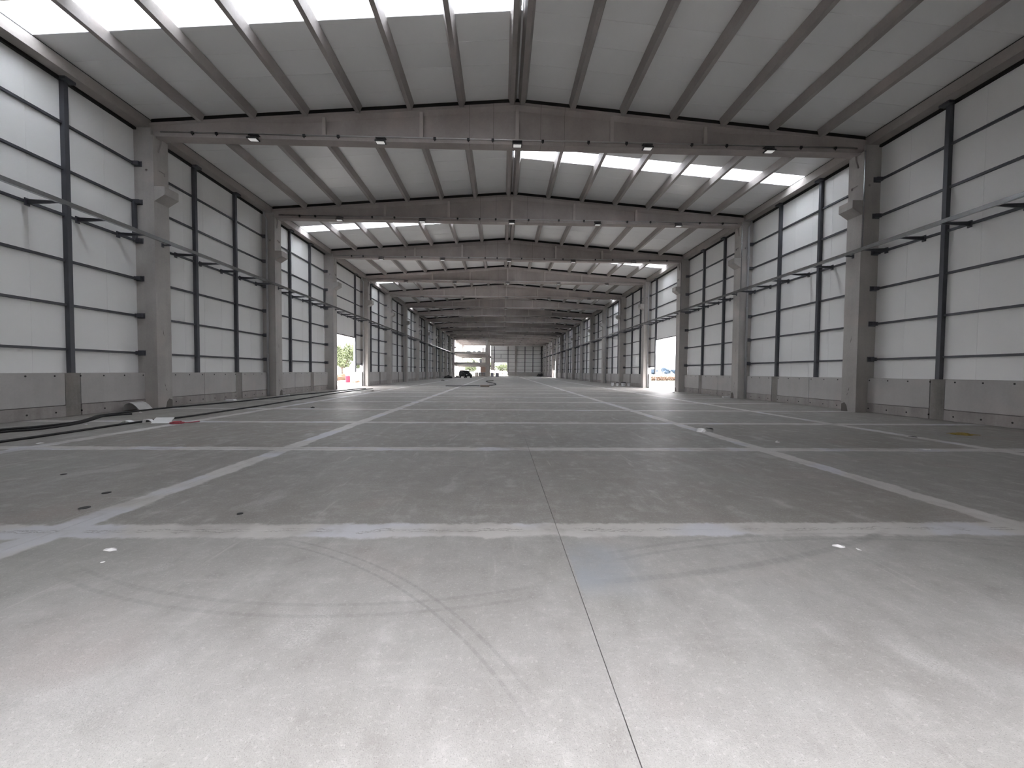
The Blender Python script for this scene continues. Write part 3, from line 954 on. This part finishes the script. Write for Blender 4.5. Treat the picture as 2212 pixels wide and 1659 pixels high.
for (x, y, lb) in ((-13.95, 19.9, 'white flat board piece by the wall behind the first left column'), (13.7, 24.6, 'white flat piece at the foot of the second right column')):
    o = MB().box(-0.2, 0.2, -0.12, 0.12, 0.0, 0.03).prism([(-0.2, 0.03), (0.2, 0.03), (0.15, 0.07), (-0.2, 0.06)], 'y', -0.1, 0.1).build('white_offcut', M_WHITE, None, (x, y, 0))
    tag(o, lb, 'offcut', 'white offcuts')
lump('dark_clod', (-8.21, 16.2, 0), 0.08, 0.06, 0.04, M_BLACK, 'dark clod on the floor left of the first joint line', 'clod', 41)
lump('floor_clod', (-10.14, 29.6, 0), 0.18, 0.12, 0.07, M_PATCH, 'grey clod in front of the left doorway', 'clod', 42)
lump('far_clod', (-10.1, 64.8, 0), 0.35, 0.2, 0.12, M_PATCH, 'dark clod beyond the left doorway near the seventh column', 'clod', 43)

# buckets by the right wall
def bucket(loc, r, h, label, lid=None):
    root = empty('paint_bucket', loc)
    tag(root, label, 'bucket', 'buckets by the right wall')
    MB().lathe([(r * 0.82, 0.0), (r, h), (r * 1.06, h), (r * 1.06, h - 0.03), (r * 0.95, h - 0.04), (r * 0.9, h - 0.02), (r * 0.7, 0.03), (0.002, 0.03)], 16).build('bucket_body', M_BUCKET, root, smooth=False)
    MB().tube([(-r * 1.05, 0, h - 0.03), (-r * 0.8, -r * 0.8, h * 0.75), (0, -r * 1.2, h * 0.62), (r * 0.8, -r * 0.8, h * 0.75), (r * 1.05, 0, h - 0.03)], 0.008, 5).build('bucket_handle', M_GALV, root)
    if lid:
        MB().lathe([(r * 1.08, h - 0.02), (r * 1.1, h + 0.05), (0.002, h + 0.06)], 16).build('bucket_lid', lid, root)
bucket((12.1, 44.6, 0), 0.16, 0.36, 'plain white bucket, leftmost of four by the right wall')
bucket((12.6, 44.3, 0), 0.15, 0.36, 'white bucket with black rim, second of four by the right wall', M_BLACK)
bucket((13.15, 43.9, 0), 0.25, 0.40, 'widest white tub with dark plank on top, by the right wall', M_BLACK)
bucket((13.6, 43.4, 0), 0.17, 0.32, 'greyish bucket, nearest of four by the right wall')

# car
car = empty('parked_car', (-9.0, 93.2, 0), (0, 0, math.radians(208)))
tag(car, 'black off-road car with roof rack parked far down the hall', 'car')
def cb(nm, mat, rings):
    return MB().loft(rings).build(nm, mat, car)
def ring(x, w0, w1, z0, z1):
    return [(x, -w0, z0), (x, w0, z0), (x, w0 * 1.02, (z0 + z1) / 2), (x, w1, z1), (x, -w1, z1), (x, -w0 * 1.02, (z0 + z1) / 2)]
# local +y is forward; build along y by swapping
def yring(y, w0, w1, z0, z1):
    return [(-w0, y, z0), (w0, y, z0), (w0 * 1.03, y, (z0 + z1) / 2), (w1, y, z1), (-w1, y, z1), (-w0 * 1.03, y, (z0 + z1) / 2)]
cb('car_body', M_CARP, [yring(-2.05, 0.78, 0.74, 0.45, 1.0), yring(-1.95, 0.86, 0.82, 0.35, 1.08), yring(-0.6, 0.88, 0.84, 0.33, 1.08), yring(0.75, 0.88, 0.84, 0.33, 1.06), yring(1.2, 0.87, 0.80, 0.35, 1.02), yring(1.95, 0.84, 0.74, 0.40, 0.92), yring(2.1, 0.72, 0.62, 0.48, 0.82)])
cb('car_cabin', M_GLASSD, [yring(-1.98, 0.80, 0.70, 1.05, 1.45), yring(-1.75, 0.80, 0.66, 1.05, 1.66), yring(-0.4, 0.80, 0.66, 1.05, 1.70), yring(0.35, 0.80, 0.64, 1.05, 1.66), yring(1.05, 0.80, 0.74, 1.02, 1.06)])
cb('car_roof', M_CARP, [yring(-1.8, 0.67, 0.60, 1.64, 1.70), yring(-0.4, 0.68, 0.62, 1.68, 1.74), yring(0.38, 0.66, 0.58, 1.63, 1.69)])
for sx in (-1, 1):
    for yy in (-1.35, 1.35):
        wv = MB()
        n = 18
        wv.loft([[(sx * xx, yy + rr * math.cos(i * 2 * math.pi / n), 0.37 + rr * math.sin(i * 2 * math.pi / n)) for i in range(n)] for xx, rr in ((0.68, 0.30), (0.68, 0.37), (0.90, 0.37), (0.92, 0.30), (0.88, 0.22))])
        wo = wv.build('wheel', M_BLACK, car)
        MB().loft([[(sx * xx, yy + rr * math.cos(i * 2 * math.pi / 10), 0.37 + rr * math.sin(i * 2 * math.pi / 10)) for i in range(10)] for xx, rr in ((0.885, 0.21), (0.905, 0.19), (0.905, 0.03))]).build('rim', M_CHROME, wo)
    MB().box(sx * 0.45, sx * 0.68, 2.02, 2.10, 0.70, 0.82).build('headlight', M_LENS, car)
    MB().box(sx * 0.88, sx * 1.03, 0.62, 0.75, 1.05, 1.2).build('mirror', M_CARP, car)
    MB().tube([(sx * 0.55, -1.6, 1.84), (sx * 0.55, 0.1, 1.84)], 0.03, 6).build('rack_bar', M_BLACK, car)
for yy in (-1.6, -0.8, 0.0):
    MB().tube([(-0.6, yy, 1.72), (-0.58, yy, 1.86), (0.58, yy, 1.86), (0.6, yy, 1.72)], 0.03, 6).build('rack_bar', M_BLACK, car)
MB().lathe([(0.02, -0.1), (0.34, -0.1), (0.36, 0.0), (0.34, 0.1), (0.02, 0.1)], 16).build('spare_wheel', M_BLACK, car, (0, -2.15, 0.95), (math.pi / 2, 0, 0))
MB().box(-0.6, 0.6, 2.04, 2.13, 0.42, 0.58).build('bumper', M_BLACK, car)

lump('debris_heap', (-12.3, 88.0, 0), 0.9, 0.7, 0.62, M_BLACK, 'dark heap of rubbish sacks at the left wall before the car', 'heap', 51, 2, 0.3, 'dark heaps by the car')
lump('debris_heap', (-11.3, 96.5, 0), 0.55, 0.5, 0.42, M_BLACK, 'smaller dark heap just left of the black car', 'heap', 52, 2, 0.3, 'dark heaps by the car')
lump('pale_sack', (-12.2, 91.0, 0), 0.5, 0.35, 0.4, M_BAG, 'grey sack lying between the two dark heaps', 'sack', 53)
lump('machine_heap', (12.9, 137.0, 0), 1.0, 0.8, 1.0, M_BLACK, 'dark equipment heap in the far right corner of the hall', 'heap', 54)

# far blocks and pallets
for (x, w_, y, lb) in ((-3.25, 0.95, 115.0, 'grey concrete block beside the far pillar'), (-1.75, 0.98, 115.6, 'grey concrete block in front of the far gateway')):
    o = MB().prism([(-w_ / 2, 0), (w_ / 2, 0), (w_ / 2 * 0.97, 1.15), (w_ / 2 * 0.9, 1.2), (-w_ / 2 * 0.9, 1.2), (-w_ / 2 * 0.97, 1.15)], 'y', -0.45, 0.45).build('concrete_block', M_GREYB, None, (x, y, 0))
    tag(o, lb, 'block', 'concrete blocks at the far end')
MB_ = MB()
MB_.tube([(0.0, 0, 0.35), (0.25, 0.1, 0.12), (0.6, 0.2, 0.03), (6.0, 0.6, 0.03), (12.5, 0.9, 0.03)], 0.03, 5)
tag(MB_.build('far_lead', M_BLACK, None, (-1.2, 116.3, 0)), 'thin dark lead on the bright floor by the far gateway', 'cable')
for (x, y, n, lb) in ((-8.2, 122.8, 3, 'pale pallet of stacked grey sacks, leftmost at the open storeys'), (-7.1, 123.2, 3, 'darker pallet of stacked sacks beside the pale one'), (-6.0, 123.6, 3, 'pallet of stacked sacks nearest the far pillar')):
    r = empty('sack_pallet', (x, y, 0))
    tag(r, lb, 'pallet', 'pallets of sacks')
    MB().box(-0.5, 0.5, -0.5, 0.5, 0.09, 0.13).box(-0.5, -0.38, -0.5, 0.5, 0, 0.09).box(0.38, 0.5, -0.5, 0.5, 0, 0.09).box(-0.06, 0.06, -0.5, 0.5, 0, 0.09).build('pallet', M_WOOD, r)
    mt = M_CARD if x < -8 else M_BAG
    for i in range(n):
        for j in (-1, 1):
            MB().loft([[(j * 0.25 - 0.22, -0.42, 0.16 + i * 0.38), (j * 0.25 + 0.22, -0.42, 0.16 + i * 0.38), (j * 0.25 + 0.22, -0.42, 0.47 + i * 0.38), (j * 0.25 - 0.22, -0.42, 0.47 + i * 0.38)],
                       [(j * 0.25 - 0.24, 0, 0.13 + i * 0.38), (j * 0.25 + 0.24, 0, 0.13 + i * 0.38), (j * 0.25 + 0.24, 0, 0.51 + i * 0.38), (j * 0.25 - 0.24, 0, 0.51 + i * 0.38)],
                       [(j * 0.25 - 0.22, 0.42, 0.16 + i * 0.38), (j * 0.25 + 0.22, 0.42, 0.16 + i * 0.38), (j * 0.25 + 0.22, 0.42, 0.47 + i * 0.38), (j * 0.25 - 0.22, 0.42, 0.47 + i * 0.38)]]).build('sack', mt, r)

# ------------------------------------------------------------------ outdoors
gb = MB()
gb.box(-600, -14.61, -300, 900, -0.5, -0.03)
gb.box(14.61, 600, -300, 900, -0.5, -0.03)
gb.box(-14.61, 14.61, -300, -0.62, -0.5, -0.03)
gb.box(-14.61, 14.61, 143.92, 900, -0.5, -0.03)
structure(gb.build('ground', M_GROUND), 'pale bright yard outside the hall')
g2 = MB()
g2.prism([(18.5, 40), (60, 40), (160, 300), (40, 300), (24, 60)], 'z', -0.03, 0.0)
structure(g2.build('ground_grass', M_GRASS), 'dry yellowish grass field outside the right doorway')
g3 = MB()
g3.prism([(-40, 150), (-8, 150), (40, 150), (120, 400), (-160, 400)], 'z', -0.03, 0.0)
structure(g3.build('ground_verge', M_GRASS), 'grass verge beyond the far end of the hall')


def tree(loc, h, r, label, mat, seed, n=2600, leaf=0.16, trunk=True, group=None):
    rnd = random.Random(seed)
    root = empty('tree', loc)
    tag(root, label, 'tree', group)
    tb = MB()
    fork = h * 0.28
    tb.tube([(0, 0, -0.02), (0.05, 0, fork * 0.5), (0, 0.05, fork)], 0.1, 7, [h * 0.035, h * 0.026, h * 0.022])
    blobs = []
    for i in range(9):
        a = i * 2.4 + rnd.uniform(-.4, .4)
        rr = r * rnd.uniform(0.25, 0.72)
        z = h * rnd.uniform(0.42, 0.86)
        p = (rr * math.cos(a), rr * math.sin(a), z)
        blobs.append((p, r * rnd.uniform(0.30, 0.48)))
        tb.tube([(0, 0.05, fork * 0.95), (p[0] * 0.45, p[1] * 0.45, fork + (z - fork) * 0.55), p], 0.03, 5, [h * 0.015, h * 0.010, h * 0.004])
    tb.build('trunk', M_BARK, root)
    vs, fs = [], []
    for i in range(n):
        p, br = rnd.choice(blobs)
        d = Vector((rnd.gauss(0, 1), rnd.gauss(0, 1), rnd.gauss(0, 1))).normalized() * br * rnd.uniform(0.55, 1.05)
        c = Vector(p) + Vector((d.x, d.y, d.z * 0.8))
        if c.z < h * 0.2: continue
        u = Vector((rnd.gauss(0, 1), rnd.gauss(0, 1), rnd.gauss(0, 1))).normalized()
        v = u.orthogonal().normalized()
        L, W = leaf * rnd.uniform(0.7, 1.5), leaf * rnd.uniform(0.3, 0.6)
        k = len(vs)
        vs += [tuple(c - u * L), tuple(c + v * W), tuple(c + u * L), tuple(c - v * W)]
        fs.append((k, k + 1, k + 2, k + 3))
    me = bpy.data.meshes.new('foliage')
    me.from_pydata(vs, [], fs)
    me.materials.append(mat)
    fo = link('foliage', me, root)
    fo['kind'] = 'stuff'
    return root


tree((-28.5, 70, -0.03), 6.6, 3.0, 'pale green tree with forked trunk seen through the left doorway', M_LEAF, 11, 3200, 0.20, group='trees outside the left doorway')
tree((-31.5, 74, -0.03), 7.0, 2.6, 'taller tree at the left edge of the left doorway view', M_LEAF, 12, 2400, 0.20, group='trees outside the left doorway')
tree((-27.0, 76, -0.03), 5.6, 2.2, 'smaller tree behind the forked one in the left doorway', M_LEAF, 13, 2000, 0.20, group='trees outside the left doorway')
for i, (x, y, h, r, lb) in enumerate(((77, 200, 3.4, 2.6, 'leftmost bluish distant tree in the right doorway'), (83.6, 200, 4.0, 2.9, 'middle bluish distant tree in the right doorway'), (90, 203, 3.2, 2.6, 'rightmost low distant tree in the right doorway'))):
    tree((x, y, -0.03), h, r, lb, M_LEAFB, 20 + i, 1500, 0.3, group='distant trees outside the right doorway')
for i, (x, y, h, r, lb) in enumerate(((-16, 190, 7, 5, 'yellow-green tree seen under the open storeys, left'), (-9, 200, 9, 5, 'larger green tree seen under the open storeys, right'), (0, 230, 7, 6, 'hazy tree seen through the far gateway'))):
    tree((x, y, 0), h, r, lb, M_LEAF, 30 + i, 2000, 0.35, group='trees beyond the far end')

# drum and earth mounds outside the left doorway
dr = empty('plastic_drum', (-20.6, 52.1, -0.03))
tag(dr, 'pink-red plastic drum standing outside the left doorway', 'drum')
MB().lathe([(0.28, 0.0), (0.30, 0.03), (0.30, 0.26), (0.315, 0.28), (0.30, 0.30), (0.30, 0.55), (0.315, 0.57), (0.30, 0.59), (0.30, 0.82), (0.27, 0.86), (0.02, 0.86)], 20).build('drum_body', M_DRUM, dr)
MB().lathe([(0.05, 0.85), (0.05, 0.90), (0.01, 0.90)], 8, (0.12, 0, 0)).build('drum_cap', M_DRUM, dr)
lump('earth_mound', (-26.5, 62.5, -0.03), 2.6, 1.6, 0.95, M_EARTH, 'brown earth mound below the trees in the left doorway', 'mound', 61)
lump('earth_mound', (-19.4, 51.6, -0.03), 0.55, 0.4, 0.22, M_EARTH, 'small brown mound just right of the drum', 'mound', 62)
st = MB()
st.tube([(-0.9, 0, 0.06), (0.2, 0.1, 0.05), (1.0, -0.2, 0.04)], 0.04, 5)
st.tube([(-0.6, -0.4, 0.05), (0.5, -0.5, 0.06)], 0.03, 5)
tag(st.build('branch_scraps', M_BARK, None, (-20.4, 48.6, -0.03)), 'grey branches lying on the yard before the drum', 'branch')
# rubble bank outside the right doorway
rb = empty('rubble_wall', (32.0, 78.0, 0))
tag(rb, 'low brown wall of rubble stones outside the right doorway', 'wall')
rnd = random.Random(5)
stones = []
for v_ in range(5):
    bm = bmesh.new()
    bmesh.ops.create_icosphere(bm, subdivisions=1, radius=0.24)
    for q in bm.verts:
        q.co *= rnd.uniform(0.7, 1.2)
    me = bpy.data.meshes.new('rubble_stone')
    bm.to_mesh(me)
    bm.free()
    me.materials.append(M_STONE)
    stones.append(me)
for i in range(42):
    for j in range(3):
        so = link('rubble_stone', stones[rnd.randrange(5)], rb, (-6.5 + i * 0.42 + rnd.uniform(-.08, .08) + 0.2 * (j % 2), -3.0 + i * 0.2 + rnd.uniform(-.15, .15), 0.14 + j * 0.26), (rnd.uniform(0, 3), rnd.uniform(0, 3), rnd.uniform(0, 3)))
